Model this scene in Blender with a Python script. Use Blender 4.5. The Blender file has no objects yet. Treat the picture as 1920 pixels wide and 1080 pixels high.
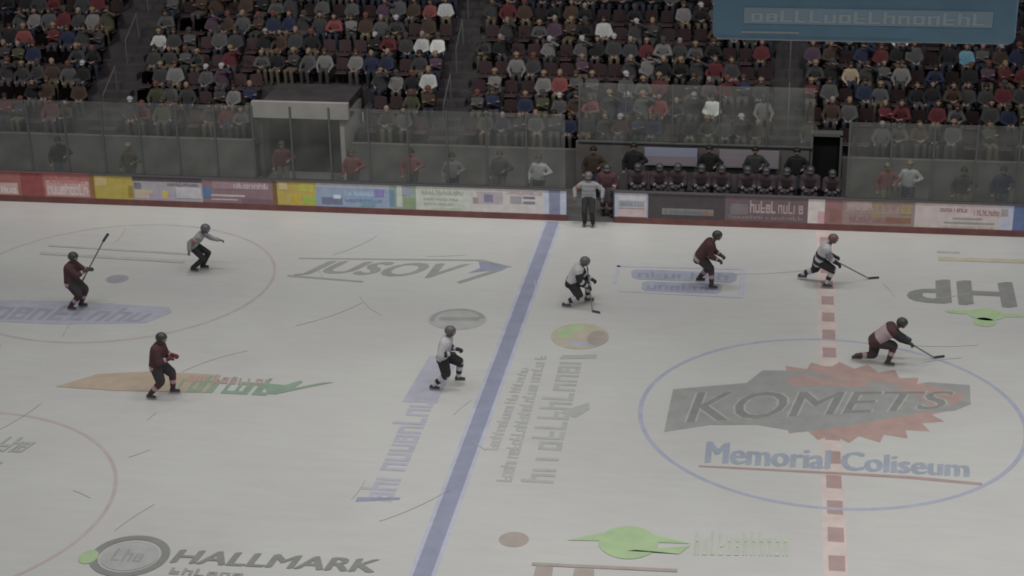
import bpy, bmesh, math, random
from mathutils import Vector, Matrix
random.seed(11)
V = Vector
S = bpy.context.scene
C = S.collection
# ------------------------------------------------------------------ camera
cd = bpy.data.cameras.new('camera'); cam = bpy.data.objects.new('camera', cd); C.objects.link(cam); S.camera = cam
yaw, pit, roll = -0.155143465, 0.387907204, -0.018106901
Fv = V((math.sin(yaw)*math.cos(pit), math.cos(yaw)*math.cos(pit), -math.sin(pit)))
Rv = V((math.cos(yaw), -math.sin(yaw), 0)); Uv = Rv.cross(Fv)
R2 = Rv*math.cos(roll)+Uv*math.sin(roll); U2 = -Rv*math.sin(roll)+Uv*math.cos(roll)
cam.matrix_world = Matrix(((R2.x, U2.x, -Fv.x, -1.5338), (R2.y, U2.y, -Fv.y, -39.4981), (R2.z, U2.z, -Fv.z, 19.3374), (0, 0, 0, 1)))
cd.sensor_width = 36; cd.lens = 36*3357.08/1920; cd.clip_end = 300
# ------------------------------------------------------------------ light
S.view_settings.view_transform = 'Standard'; S.view_settings.look = 'None'
S.view_settings.gamma = 1; S.view_settings.use_curve_mapping = False
S.view_settings.exposure = 0.14
w = bpy.data.worlds.new('world'); S.world = w; w.use_nodes = True
w.node_tree.nodes['Background'].inputs[0].default_value = (0.9, 0.93, 1, 1)
w.node_tree.nodes['Background'].inputs[1].default_value = 0.13
def area(name, loc, sx, sy, e, spread=150, tgt=None, col=(1, .985, .95)):
    l = bpy.data.lights.new(name, 'AREA'); l.shape = 'RECTANGLE'; l.size = sx; l.size_y = sy; l.energy = e; l.color = col
    l.spread = math.radians(spread)
    o = bpy.data.objects.new(name, l); C.objects.link(o); o.location = loc
    if tgt: o.rotation_euler = (V(tgt)-V(loc)).to_track_quat('-Z', 'Y').to_euler()
    return o
LE = 122
for ix, x in enumerate((-25, -17, -9, -1.5, 6, 13)):
    for y in (-9.5, -1, 8):
        area('arena_light', (x, y, 16.5), 3.0, 2.0, LE*(1.7 if x > -5 and y < -5 else .74 if y > 5 else 1.3 if x > -12 else .85), 125)

for x in (-27, -17, -7, 3):
    area('stand_fill_light', (x, 9, 14.5), 2.5, 1.5, 300, 120, (x-1, 22, 2.5))  # unseen fill lamps, added to lift the dark stands
# ------------------------------------------------------------------ helpers
def lin(c):
    c = c/255
    return c/12.92 if c <= .04045 else ((c+.055)/1.055)**2.4
ICE = 0.62; ICEL = lin(164)
def alb(r, g, b, k=1.0):
    return tuple(min(.95, lin(v)/ICEL*ICE*k) for v in (r, g, b))
MATS = {}
def mat(name, col, rough=.6, spec=.3, metal=0, noise=0, nscale=6, bump=0):
    if name in MATS: return MATS[name]
    m = bpy.data.materials.new(name); m.use_nodes = True; MATS[name] = m
    nt = m.node_tree; b = nt.nodes['Principled BSDF']
    b.inputs['Base Color'].default_value = (*col, 1); b.inputs['Roughness'].default_value = rough
    b.inputs['Specular IOR Level'].default_value = spec; b.inputs['Metallic'].default_value = metal
    tc = nt.nodes.new('ShaderNodeTexCoord')
    if noise:
        n = nt.nodes.new('ShaderNodeTexNoise'); n.inputs['Scale'].default_value = nscale; n.inputs['Detail'].default_value = 5
        nt.links.new(tc.outputs['Object'], n.inputs['Vector'])
        mr = nt.nodes.new('ShaderNodeMapRange'); mr.inputs['From Min'].default_value = .3; mr.inputs['From Max'].default_value = .7
        mr.inputs['To Min'].default_value = 1-noise; mr.inputs['To Max'].default_value = 1+noise*.6
        nt.links.new(n.outputs['Fac'], mr.inputs['Value'])
        mx = nt.nodes.new('ShaderNodeMix'); mx.data_type = 'RGBA'; mx.blend_type = 'MULTIPLY'; mx.inputs[0].default_value = 1
        mx.inputs[6].default_value = (*col, 1); nt.links.new(mr.outputs[0], mx.inputs[7]); nt.links.new(mx.outputs[2], b.inputs['Base Color'])
        if bump:
            bp = nt.nodes.new('ShaderNodeBump'); bp.inputs['Strength'].default_value = bump; bp.inputs['Distance'].default_value = .02
            nt.links.new(n.outputs['Fac'], bp.inputs['Height']); nt.links.new(bp.outputs[0], b.inputs['Normal'])
    return m
def icemat(name, col):
    return mat('ice_paint_'+name, col, .38, .25, noise=.10, nscale=2.5)
def link(name, me, m, parent=None, label=None):
    o = bpy.data.objects.new(name, me); C.objects.link(o)
    if m is not None:
        for x in (m if isinstance(m, (list, tuple)) else [m]): me.materials.append(x)
    if parent is not None: o.parent = parent
    if label: o['label'] = label
    return o
def bmobj(name, bm, m, parent=None, label=None, smooth=False):
    me = bpy.data.meshes.new(name); bm.to_mesh(me); bm.free()
    if smooth:
        for p in me.polygons: p.use_smooth = True
    return link(name, me, m, parent, label)
def tag(o, label, cat, group=None):
    o['label'] = label; o['category'] = cat
    if group: o['group'] = group
    return o
def empty(name, loc=(0, 0, 0), rz=0, parent=None):
    o = bpy.data.objects.new(name, None); C.objects.link(o); o.location = loc; o.rotation_euler = (0, 0, rz); o.empty_display_size = .2
    return o
def struct(o): o['kind'] = 'structure'; return o
def box(bm, x0, x1, y0, y1, z0, z1, mi=0):
    vs = [bm.verts.new((x, y, z)) for x in (x0, x1) for y in (y0, y1) for z in (z0, z1)]
    for f in ((0, 1, 3, 2), (4, 6, 7, 5), (0, 4, 5, 1), (2, 3, 7, 6), (0, 2, 6, 4), (1, 5, 7, 3)):
        fc = bm.faces.new([vs[i] for i in f]); fc.material_index = mi
def boxes(name, lst, m, parent=None, label=None, bevel=0):
    bm = bmesh.new()
    for b in lst: box(bm, *b)
    bmesh.ops.recalc_face_normals(bm, faces=bm.faces)
    o = bmobj(name, bm, m, parent, label)
    if bevel:
        md = o.modifiers.new('b', 'BEVEL'); md.width = bevel; md.segments = 2; md.limit_method = 'ANGLE'
    return o
def beam(bm, a, b, w_, h_=None, up=V((0, 0, 1))):
    a = V(a); b = V(b); h_ = h_ or w_; d = (b-a).normalized()
    s = d.cross(up)
    if s.length < 1e-4: s = d.cross(V((1, 0, 0)))
    s.normalize(); u = s.cross(d)
    r = [[bm.verts.new(p+s*i*w_/2+u*j*h_/2) for i, j in ((-1, -1), (1, -1), (1, 1), (-1, 1))] for p in (a, b)]
    for k in range(4): bm.faces.new((r[0][k], r[0][(k+1) % 4], r[1][(k+1) % 4], r[1][k]))
    bm.faces.new(r[0][::-1]); bm.faces.new(r[1])
def tube(bm, pts, r, n=8):
    rings = []
    for i, p in enumerate(pts):
        p = V(p); d = (V(pts[min(i+1, len(pts)-1)])-V(pts[max(i-1, 0)])).normalized()
        s = d.cross(V((0, 0, 1)));
        if s.length < 1e-3: s = V((1, 0, 0))
        s.normalize(); u = s.cross(d)
        rings.append([bm.verts.new(p+(s*math.cos(2*math.pi*k/n)+u*math.sin(2*math.pi*k/n))*r) for k in range(n)])
    for a, b in zip(rings, rings[1:]):
        for k in range(n): bm.faces.new((a[k], a[(k+1) % n], b[(k+1) % n], b[k]))
    bm.faces.new(rings[0][::-1]); bm.faces.new(rings[-1])
# ---- soft bodies: convex hulls of spheres, fused into one continuous surface
def hull(bm, sph, sub=1):
    for p, r in sph:
        bmesh.ops.create_icosphere(bm, subdivisions=sub, radius=r, matrix=Matrix.Translation(V(p)))
    bmesh.ops.delete(bm, geom=bm.faces[:], context='FACES_ONLY')
    h = bmesh.ops.convex_hull(bm, input=bm.verts[:])
    dele = list({e for e in h['geom_interior']+h['geom_unused'] if isinstance(e, bmesh.types.BMVert)})
    bmesh.ops.delete(bm, geom=dele, context='VERTS')
def fuse(name, hulls, voxel, smooth=2):
    """mesh datablock: union of the hulls"""
    bm = bmesh.new()
    for h in hulls:
        b2 = bmesh.new(); hull(b2, h, 2)
        me = bpy.data.meshes.new('t'); b2.to_mesh(me); b2.free(); bm.from_mesh(me); bpy.data.meshes.remove(me)
    me = bpy.data.meshes.new('t'); bm.to_mesh(me); bm.free()
    o = bpy.data.objects.new('t', me); C.objects.link(o)
    md = o.modifiers.new('r', 'REMESH'); md.mode = 'VOXEL'; md.voxel_size = voxel
    if smooth:
        sm = o.modifiers.new('s', 'SMOOTH'); sm.iterations = smooth; sm.factor = .5
    dg = bpy.context.evaluated_depsgraph_get()
    out = bpy.data.meshes.new_from_object(o.evaluated_get(dg)); out.name = name
    bpy.data.objects.remove(o); bpy.data.meshes.remove(me)
    for p in out.polygons: p.use_smooth = True
    return out
def paint(me, fn):
    for p in me.polygons: p.material_index = fn(p.center)

# ------------------------------------------------------------------ ice floor and its paint
m_ice = bpy.data.materials.new('ice'); m_ice.use_nodes = True
nt = m_ice.node_tree; b = nt.nodes['Principled BSDF']; b.inputs['Roughness'].default_value = .34; b.inputs['Specular IOR Level'].default_value = .3
tc = nt.nodes.new('ShaderNodeTexCoord')
n1 = nt.nodes.new('ShaderNodeTexNoise'); n1.inputs['Scale'].default_value = .22; n1.inputs['Detail'].default_value = 4
n2 = nt.nodes.new('ShaderNodeTexNoise'); n2.inputs['Scale'].default_value = 2.2; n2.inputs['Detail'].default_value = 8; n2.inputs['Roughness'].default_value = .7
mp = nt.nodes.new('ShaderNodeMapping'); mp.inputs['Scale'].default_value = (.35, 1.6, 1)
nt.links.new(tc.outputs['Object'], n1.inputs[0]); nt.links.new(tc.outputs['Object'], mp.inputs[0]); nt.links.new(mp.outputs[0], n2.inputs[0])
r1 = nt.nodes.new('ShaderNodeValToRGB'); r1.color_ramp.elements[0].position = .3; r1.color_ramp.elements[1].position = .7
r1.color_ramp.elements[0].color = (*alb(163, 162, 161), 1); r1.color_ramp.elements[1].color = (*alb(170, 170, 166), 1)
nt.links.new(n1.outputs[0], r1.inputs[0])
r2 = nt.nodes.new('ShaderNodeMapRange'); r2.inputs['From Min'].default_value = .3; r2.inputs['From Max'].default_value = .7; r2.inputs['To Min'].default_value = .95; r2.inputs['To Max'].default_value = 1.03
nt.links.new(n2.outputs[0], r2.inputs[0])
mx = nt.nodes.new('ShaderNodeMix'); mx.data_type = 'RGBA'; mx.blend_type = 'MULTIPLY'; mx.inputs[0].default_value = 1
nt.links.new(r1.outputs[0], mx.inputs[6]); nt.links.new(r2.outputs[0], mx.inputs[7]); nt.links.new(mx.outputs[2], b.inputs['Base Color'])
bp = nt.nodes.new('ShaderNodeBump'); bp.inputs['Strength'].default_value = .15; bp.inputs['Distance'].default_value = .01
nt.links.new(n2.outputs[0], bp.inputs['Height']); nt.links.new(bp.outputs[0], b.inputs['Normal'])
floor = struct(boxes('floor', [(-36, 20, -12.95, 12.96, -.2, 0)], m_ice)); floor['label'] = 'white hockey ice with painted lines and adverts'

ZL = [0.001]
def flat(name, polys, m, label=None, z=None, mis=None):
    """polys: list of lists of (x,y); one flat painted mark in the ice"""
    if z is None:
        z = ZL[0]+.00012; ZL[0] = z+(.00009 if len(polys) > 1 else 0)
    bm = bmesh.new()
    for i, pl in enumerate(polys):
        f = bm.faces.new([bm.verts.new((x, y, z+.00004*(i % 3))) for x, y in pl])
        if mis: f.material_index = mis[i]
        f.normal_update()
        if f.normal.z < 0: f.normal_flip()
    bmesh.ops.triangulate(bm, faces=[f for f in bm.faces if len(f.verts) > 4])
    return bmobj(name, bm, m, floor, label)
def ring(cx, cy, r, wd, a0=0, a1=360, n=96):
    out = []
    for k in range(n):
        t0 = math.radians(a0+(a1-a0)*k/n); t1 = math.radians(a0+(a1-a0)*(k+1)/n)
        out.append([(cx+(r-wd/2)*math.cos(t0), cy+(r-wd/2)*math.sin(t0)), (cx+(r+wd/2)*math.cos(t0), cy+(r+wd/2)*math.sin(t0)),
                    (cx+(r+wd/2)*math.cos(t1), cy+(r+wd/2)*math.sin(t1)), (cx+(r-wd/2)*math.cos(t1), cy+(r-wd/2)*math.sin(t1))])
    return out
def disc(cx, cy, rx, ry=None, n=40):
    ry = ry or rx
    return [(cx+rx*math.cos(2*math.pi*k/n), cy+ry*math.sin(2*math.pi*k/n)) for k in range(n)]
def quad(Q, u, v):  # Q = TL,TR,BR,BL
    tl, tr, br, bl = [V((*q, 0)) for q in Q]
    a = bl.lerp(br, u); c = tl.lerp(tr, u); p = a.lerp(c, v); return p.x, p.y
def text_mesh(s, bold=.0, shear=0, spacing=1):
    cu = bpy.data.curves.new('t', 'FONT'); cu.body = s; cu.shear = shear; cu.space_character = spacing; cu.resolution_u = 3
    o = bpy.data.objects.new('t', cu); C.objects.link(o)
    me = bpy.data.meshes.new_from_object(o.evaluated_get(bpy.context.evaluated_depsgraph_get()))
    bpy.data.objects.remove(o); bpy.data.curves.remove(cu)
    xs = [v.co.x for v in me.vertices]; ys = [v.co.y for v in me.vertices]
    x0, x1, y0, y1 = min(xs), max(xs), min(ys), max(ys)
    for v in me.vertices: v.co = ((v.co.x-x0)/(x1-x0), (v.co.y-y0)/(y1-y0), 0)
    return me
def ice_text(name, s, Q, m, label, bold=.02, shear=0, flip=False):
    me0 = text_mesh(s, 0, shear); bm = bmesh.new()
    for k in ((-1, 0, 1) if bold else (0,)):
        n0 = len(bm.verts); bm.from_mesh(me0); bm.verts.ensure_lookup_table(); ZL[0] += .00008
        for v in bm.verts[n0:]:
            u, t = v.co.x, v.co.y
            if flip: u, t = 1-u, 1-t
            x, y = quad(Q, u, t); v.co = (x+k*bold, y+k*bold*.5, ZL[0])
    bpy.data.meshes.remove(me0); me = bpy.data.meshes.new(name); bm.to_mesh(me); bm.free()
    return link(name, me, m, floor, label)
def scribble(n, seed, weight=.5):
    """letter-like strokes too worn to read, in the unit square"""
    rd = random.Random(seed); out = []
    for k in range(n):
        x0 = k/n; x1 = (k+weight+.3)/n; wv = (x1-x0)*.3; t = rd.choice('nuhloeit'); tp = 1 if t in 'hlt' else .72
        r_ = lambda a, b_, c, d: out.append([(a, c), (b_, c), (b_, d), (a, d)])
        r_(x0, x0+wv, 0, tp)
        if t in 'nhuoe': r_(x1-wv, x1, 0, .72)
        xa = x0+wv; xb = x1-wv if t in 'nuhoe' else x1
        if t in 'nhoe': r_(xa, xb, .56, .72)
        if t in 'uoelt': r_(xa, xb, 0, .17)
        if t in 'et': r_(xa, xb, .34, .48)
    return out
def ice_scribble(name, n, Q, m, label, seed, weight=.5):
    return flat(name, [[quad(Q, u, v) for u, v in pl] for pl in scribble(n, seed, weight)], m, label)

P_blue = icemat('blue', alb(127, 130, 147)); P_lblue = icemat('light_blue', alb(158, 160, 173)); P_lav = icemat('lavender', alb(152, 152, 163))
P_pink = icemat('pink', alb(178, 165, 160)); P_red = icemat('red', alb(148, 128, 126)); P_circ = icemat('circle_blue', alb(146, 149, 163))
P_fred = icemat('faint_red', alb(160, 150, 150)); P_grey = icemat('grey', alb(134, 134, 133)); P_lgrey = icemat('light_grey', alb(150, 151, 149))
P_dgrey = icemat('dark_grey', alb(120, 120, 118)); P_white = icemat('white', alb(176, 176, 173)); P_flame = icemat('flame', alb(152, 130, 124))
P_orange = icemat('orange', alb(158, 144, 128)); P_green = icemat('green', alb(122, 140, 124)); P_lime = icemat('lime', alb(146, 166, 130))
P_tan = icemat('tan', alb(160, 154, 138)); P_brown = icemat('brown', alb(145, 136, 130))

flat('blue_line', [[(-8.66, -12.95), (-8.10, -12.95), (-8.10, 12.85), (-8.66, 12.85)]], P_lblue, 'soft pale edge of the blue line')
flat('blue_line', [[(-8.57, -12.95), (-8.19, -12.95), (-8.19, 12.85), (-8.57, 12.85)]], P_blue, 'solid grey-blue line across the ice')
flat('centre_line', [[(-.24, -12.95), (.26, -12.95), (.26, 12.85), (-.24, 12.85)]], P_pink, 'pale pink centre line')
sq = []
y = -11.9
while y < 12.6:
    sq.append([(-.13, y), (.21, y), (.21, y+.62), (-.13, y+.62)]); y += 1.18
flat('centre_line_blocks', sq, P_red, 'dull red blocks along the centre line')
flat('centre_circle', ring(0, 0, 4.57, .11), P_circ, 'thin blue ring at centre ice')
for cy in (6.71, -6.71):
    flat('faceoff_circle', ring(-20.42, cy, 4.57, .09), P_fred, 'faint red end zone circle')
    flat('faceoff_dot', [disc(-20.42, cy, .33)], icemat('dot', alb(138, 136, 142)), 'grey-violet spot in the end zone circle')
flat('faceoff_dot', [disc(-6.72, -6.71, .32)], P_brown, 'brownish neutral zone spot near the lower edge')
flat('faceoff_dot', [disc(-6.72, 6.71, .30)], P_brown, 'brownish neutral zone spot beside the crouching player')
# centre emblem
flame = []
N = 22
for k in range(N):
    a = 2*math.pi*k/N
    flame.append((.35+2.15*math.cos(a), .9+1.92*math.sin(a)))
    a += .17; flame.append((.35+2.55*math.cos(a), .9+2.28*math.sin(a)))
flat('centre_emblem_flame', [flame], P_flame, 'faded orange-red flame disc of the centre emblem')
flat('centre_emblem_banner', [[(-3.85, 1.07), (-2.04, 1.65), (-1.66, 2.45), (-.45, 2.55), (.3, 2.0), (1.3, 2.1), (1.95, 1.95), (2.46, 2.2), (3.47, 2.15), (3.4, 1.04),
      (2.99, .64), (2.21, .45), (1.5, .1), (.52, -.45), (.03, -.65), (-.7, -.95), (-1.73, -.68), (-2.86, -.82), (-3.91, -1.31)]], P_grey, 'grey banner across the flame disc')
flat('centre_emblem_flame', [[(-1.1, 2.0), (-.6, 2.3), (.3, 1.95), (1.0, 2.05), (.9, 1.75), (-.9, 1.6)], [(1.5, 1.9), (2.3, 2.1), (3.3, 1.6), (3.2, 1.15), (2.4, .75), (2.2, 1.3)]], P_flame, 'flame showing through the top and right of the banner')
ice_text('centre_emblem_lettering', 'KOMETS', ((-3.45, .95), (3.05, 1.75), (2.85, .75), (-3.4, -.75)), P_lgrey, 'worn pale outline of the banner lettering', .07, .2)
ice_text('centre_emblem_lettering', 'KOMETS', ((-3.45, .95), (3.05, 1.75), (2.85, .75), (-3.4, -.75)), P_dgrey, 'dark grey slanted letters on the banner', .015, .2)
ice_text('centre_wordmark', 'Memorial Coliseum', ((-2.85, -1.68), (3.1, -1.95), (3.02, -2.75), (-2.85, -2.75)), icemat('word', alb(136, 142, 152)), 'blue-grey wordmark under the emblem', .035)
flat('centre_wordmark_swoosh', [[(-3.0, -2.9), (-3.0, -2.98), (0, -2.98), (1.7, -3.0), (3.3, -3.12), (3.3, -3.0), (1.7, -2.86), (0, -2.87)]], P_red, 'thin dull red underline')
# adverts in the ice
flat('ice_advert_outline', [[(-15.54, 8.93), (-15.54, 8.85), (-10.11, 9.24), (-9.2, 8.84), (-9.05, 8.86), (-10.05, 9.36)], [(-15.52, 7.55), (-15.5, 7.42), (-13.2, 7.2), (-13.2, 7.32)],
      [(-10.5, 7.55), (-10.4, 7.42), (-9.3, 8.6), (-9.5, 8.66)]], P_grey, 'grey outline of the pointed advert by the blue line')
flat('ice_advert_tip', [[(-10.15, 9.22), (-9.2, 8.85), (-9.3, 8.66), (-10.3, 8.25), (-10.0, 8.7)]], P_blue, 'blue pointed tip of the grey lettered advert')
ice_text('ice_advert_lettering', 'JUSOV', ((-15.2, 8.75), (-10.4, 8.95), (-10.7, 7.35), (-15.3, 7.55)), P_grey, 'wide grey outlined letters left of the blue line', .06, .35)
flat('ice_advert_band', [[(-24, 4.75), (-21, 4.95), (-18.2, 4.8), (-18.0, 4.45), (-18.5, 3.65), (-21, 3.3), (-24, 3.3)]], P_lav, 'faded blue band with a pointed end at the left')
ice_scribble('ice_advert_lettering', 8, ((-23, 4.7), (-18.3, 4.6), (-18.6, 3.7), (-23, 3.45)), icemat('bluegrey', alb(137, 138, 150)), 'worn letters on the faded blue band', 5)
ice_scribble('ice_advert_lettering', 9, ((-10.55, 1.6), (-9.7, 1.6), (-9.65, 1.6), (-10.5, 1.6)), P_lav, None, 4) if False else None
flat('ice_advert_band', [[(-10.45, -.4), (-9.6, -.4), (-9.5, 2.4), (-10.3, 2.4)]], P_lav, 'lavender block beside the blue line')
ice_scribble('ice_advert_lettering', 11, ((-10.45, -5.4), (-10.45, -.2), (-9.65, -.2), (-9.65, -5.4)), P_lav, 'upright lavender lettering left of the blue line', 7, .55)
flat('ice_advert_lettering', [[(-10.45, -5.5), (-9.5, -5.3), (-9.5, -5.2), (-10.45, -5.3)]], P_blue, None)
for Q, n, sd in ((((-8.0, -2.7), (-7.85, 1.9), (-7.6, 1.9), (-7.7, -2.7)), 22, 9), (((-7.5, -4.2), (-7.55, 2.7), (-7.25, 2.7), (-7.15, -4.2)), 30, 12)):
    ice_scribble('ice_advert_lettering', n, Q, P_lgrey, 'thin line of pale grey letters running toward the camera', sd, .7)
ice_scribble('ice_advert_lettering', 13, ((-6.95, -4.15), (-7.1, 2.8), (-6.3, 2.8), (-6.2, -4.15)), P_lgrey, 'tall grey letters running toward the camera right of the blue line', 21, .5)
flat('ice_advert_lettering', [[(-6.9, 2.55), (-5.95, 2.7), (-5.95, 2.95), (-6.85, 2.8)], [(-6.1, -.8), (-5.8, -.3), (-5.85, 0.1), (-6.5, -.55)]], P_lgrey, None)
flat('ice_advert_oval', [disc(-10.0, 4.85, .80, .72)], P_lgrey, 'grey oval mark beyond the player in white')
flat('ice_advert_oval_mark', ring(-10.0, 4.85, .68, .13, 10, 200)+[[(-10.5, 4.7), (-9.4, 4.8), (-9.4, 5.05), (-10.5, 4.95)]], P_grey, 'darker rim and bar in the grey oval')
flat('ice_advert_oval', [disc(-6.53, 4.08, .78, .85)], P_tan, 'tan and green oval right of the blue line')
flat('ice_advert_oval_mark', [disc(-6.95, 4.2, .22, .3), disc(-6.7, 4.6, .25, .15)], P_lime, 'green leaves in the tan oval')
flat('ice_advert_oval_mark', [disc(-6.45, 3.6, .35, .16), disc(-6.2, 4.1, .15, .2)], P_lav, 'blue marks in the tan oval')
flat('ice_advert_oval_mark', [disc(-6.05, 4.0, .28, .5)], P_brown, None)
flat('ice_advert_frame', ring(-4.05, 8.3, 1.0, .001, 0, 1, 1)+[[(-6.03, 9.3), (-2.35, 9.45), (-2.35, 9.35), (-6.03, 9.2)], [(-5.8, 7.3), (-2.3, 7.2), (-2.3, 7.3), (-5.8, 7.4)], [(-2.42, 7.3), (-2.3, 7.3), (-2.3, 9.4), (-2.42, 9.4)], [(-6.03, 7.9), (-5.93, 7.9), (-5.93, 9.3), (-6.03, 9.3)]], P_lblue, 'thin pale frame around the blue lettered advert')
for Q, n, sd in ((((-5.6, 9.05), (-2.5, 9.1), (-2.55, 8.35), (-5.5, 8.3)), 7, 31), (((-5.2, 8.15), (-2.9, 8.15), (-2.95, 7.45), (-5.15, 7.45)), 6, 37)):
    flat('ice_advert_band', [[quad(Q, a, c) for a, c in ((0, .2), (.05, 0), (.95, 0), (1, .2), (1, .8), (.95, 1), (.05, 1), (0, .8))]], icemat('b2', alb(140, 142, 156)), 'blue lozenge under the maroon player')
    ice_scribble('ice_advert_lettering', n, [quad(Q, *c) for c in ((.06, .85), (.94, .85), (.94, .15), (.06, .15))], icemat('b3', alb(124, 127, 141)), 'darker blue letters on the lozenge', sd, .55)
ice_text('ice_advert_lettering', 'HP', ((2.4, 9.15), (5.15, 9.15), (5.1, 7.35), (2.3, 7.5)), P_dgrey, 'large grey letters facing the far side at the right', .09, 0, True)
ice_text('ice_advert_lettering', 'P', ((5.6, 9.15), (6.8, 9.15), (6.8, 7.35), (5.5, 7.35)), P_dgrey, None, .09, 0, True)
flat('ice_advert_leaf', [disc(4.3, 6.75, .48, .42), disc(3.65, 6.85, .45, .14), disc(4.95, 6.75, .35, .12), disc(4.2, 6.2, .3, .3)], P_lime, 'green leaf shapes under the big grey letters')
flat('ice_advert_band', [[(3.3, 10.7), (6.6, 10.75), (6.6, 11.05), (3.3, 11.0)]], P_tan, 'pale tan strip near the far boards')
flat('ice_advert_band', [[(3.3, 11.35), (3.95, 11.35), (3.95, 11.5), (3.3, 11.5)]], P_lgrey, None)
flat('ice_advert_wedge', [[(-19.4, -.55), (-18.6, .3), (-17.3, .62), (-15.4, .6), (-15.4, -.45), (-17.8, -.6)]], P_orange, 'faded orange wedge behind the player nearest the left')
ice_scribble('ice_advert_lettering', 8, ((-16.3, .5), (-13.8, .55), (-13.9, -.45), (-16.3, -.45)), P_green, 'faded green letters over orange', 44, .65)
ice_scribble('ice_advert_lettering', 10, ((-16.2, .62), (-14, .62), (-13.9, .1), (-16.2, .1)), P_flame, 'orange print overlapping the green letters', 47, .45)
flat('ice_advert_tip', [[(-14.2, .25), (-13.6, .2), (-13.3, .5), (-13.2, .45), (-13.35, .05), (-12.7, .45), (-12.4, .5), (-12.9, .2), (-13.7, -.35), (-13.9, -.35)]], P_green, 'green pointed swoosh ending the orange advert')
flat('ice_advert_ring', ring(-14.65, -8.35, .75, .18), P_dgrey, 'dark oval ring before the grey wordmark')
flat('ice_advert_ring_mark', [disc(-14.65, -8.35, .62, .6)], P_lgrey, None)
flat('ice_advert_ring_mark', [disc(-15.5, -8.5, .2, .28)], P_lime, 'small green patch left of the oval ring')
ice_scribble('ice_advert_ring_mark', 3, ((-15.0, -8.1), (-14.3, -8.1), (-14.3, -8.6), (-15.0, -8.6)), P_grey, None, 3)
ice_text('ice_advert_lettering', 'HALLMARK', ((-13.75, -7.98), (-9.4, -7.88), (-9.35, -8.38), (-13.7, -8.5)), P_dgrey, 'grey slanted wordmark at the lower edge', .03, .2)
ice_scribble('ice_advert_lettering', 6, ((-13.6, -8.7), (-12.0, -8.68), (-12.0, -8.95), (-13.6, -8.95)), P_grey, None, 61)
flat('ice_advert_leaf', [disc(-4.3, -6.55, .62, .68), [(-5.6, -6.62), (-4.4, -5.95), (-3.0, -6.45), (-4.3, -6.5)], [(-5.0, -6.8), (-3.2, -6.9), (-3.0, -6.55), (-4.3, -6.9)]], P_lime, 'large green leaf cluster near the lower edge')
ice_scribble('ice_advert_leaf', 12, ((-2.9, -5.9), (-.9, -5.7), (-.9, -6.7), (-2.9, -6.9)), icemat('pale_green', alb(160, 168, 152)), 'pale green specks', 62, .3)
flat('ice_advert_band', [[(-6.2, -7.6), (-3.2, -7.5), (-3.2, -7.62), (-6.2, -7.72)], [(-6.1, -7.72), (-5.75, -7.72), (-5.7, -8.9), (-6.1, -8.9)], [(-5.3, -7.72), (-4.9, -7.72), (-4.8, -8.9), (-5.3, -8.9)]], P_brown, 'brown lettering cut by the lower edge')
ice_scribble('ice_advert_lettering', 6, ((-20.3, -3.4), (-18.6, -3.35), (-18.8, -4.1), (-20.4, -4.2)), P_lgrey, 'grey marks at the left edge', 70, .6)
ice_scribble('ice_advert_lettering', 4, ((-20.3, -4.5), (-19.0, -4.5), (-19.1, -4.95), (-20.4, -5)), P_lgrey, None, 73, .6)
for y0, wd in ((8.45, .22), (9.05, .14)):
    flat('ice_advert_band', [[(-23.5, y0+.15), (-18.9, y0-.1), (-18.9, y0-.1-wd), (-23.5, y0+.15-wd)]], icemat('streak', alb(156, 157, 156)), 'long pale grey streak in the far end zone circle')
# skate scratches
rd = random.Random(4); sc = []
for k in range(30):
    cx, cy = rd.uniform(-23, 5), rd.uniform(-8, 11); R = rd.uniform(2, 6); a = rd.uniform(0, 360); L_ = rd.uniform(8, 30)
    sc += ring(cx-R*math.cos(math.radians(a)), cy-R*math.sin(math.radians(a)), R, .022, a, a+L_, 8)
flat('skate_scratches', sc, icemat('scratch', alb(162, 161, 160)), 'thin curved skate marks')['kind'] = 'stuff'

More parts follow.
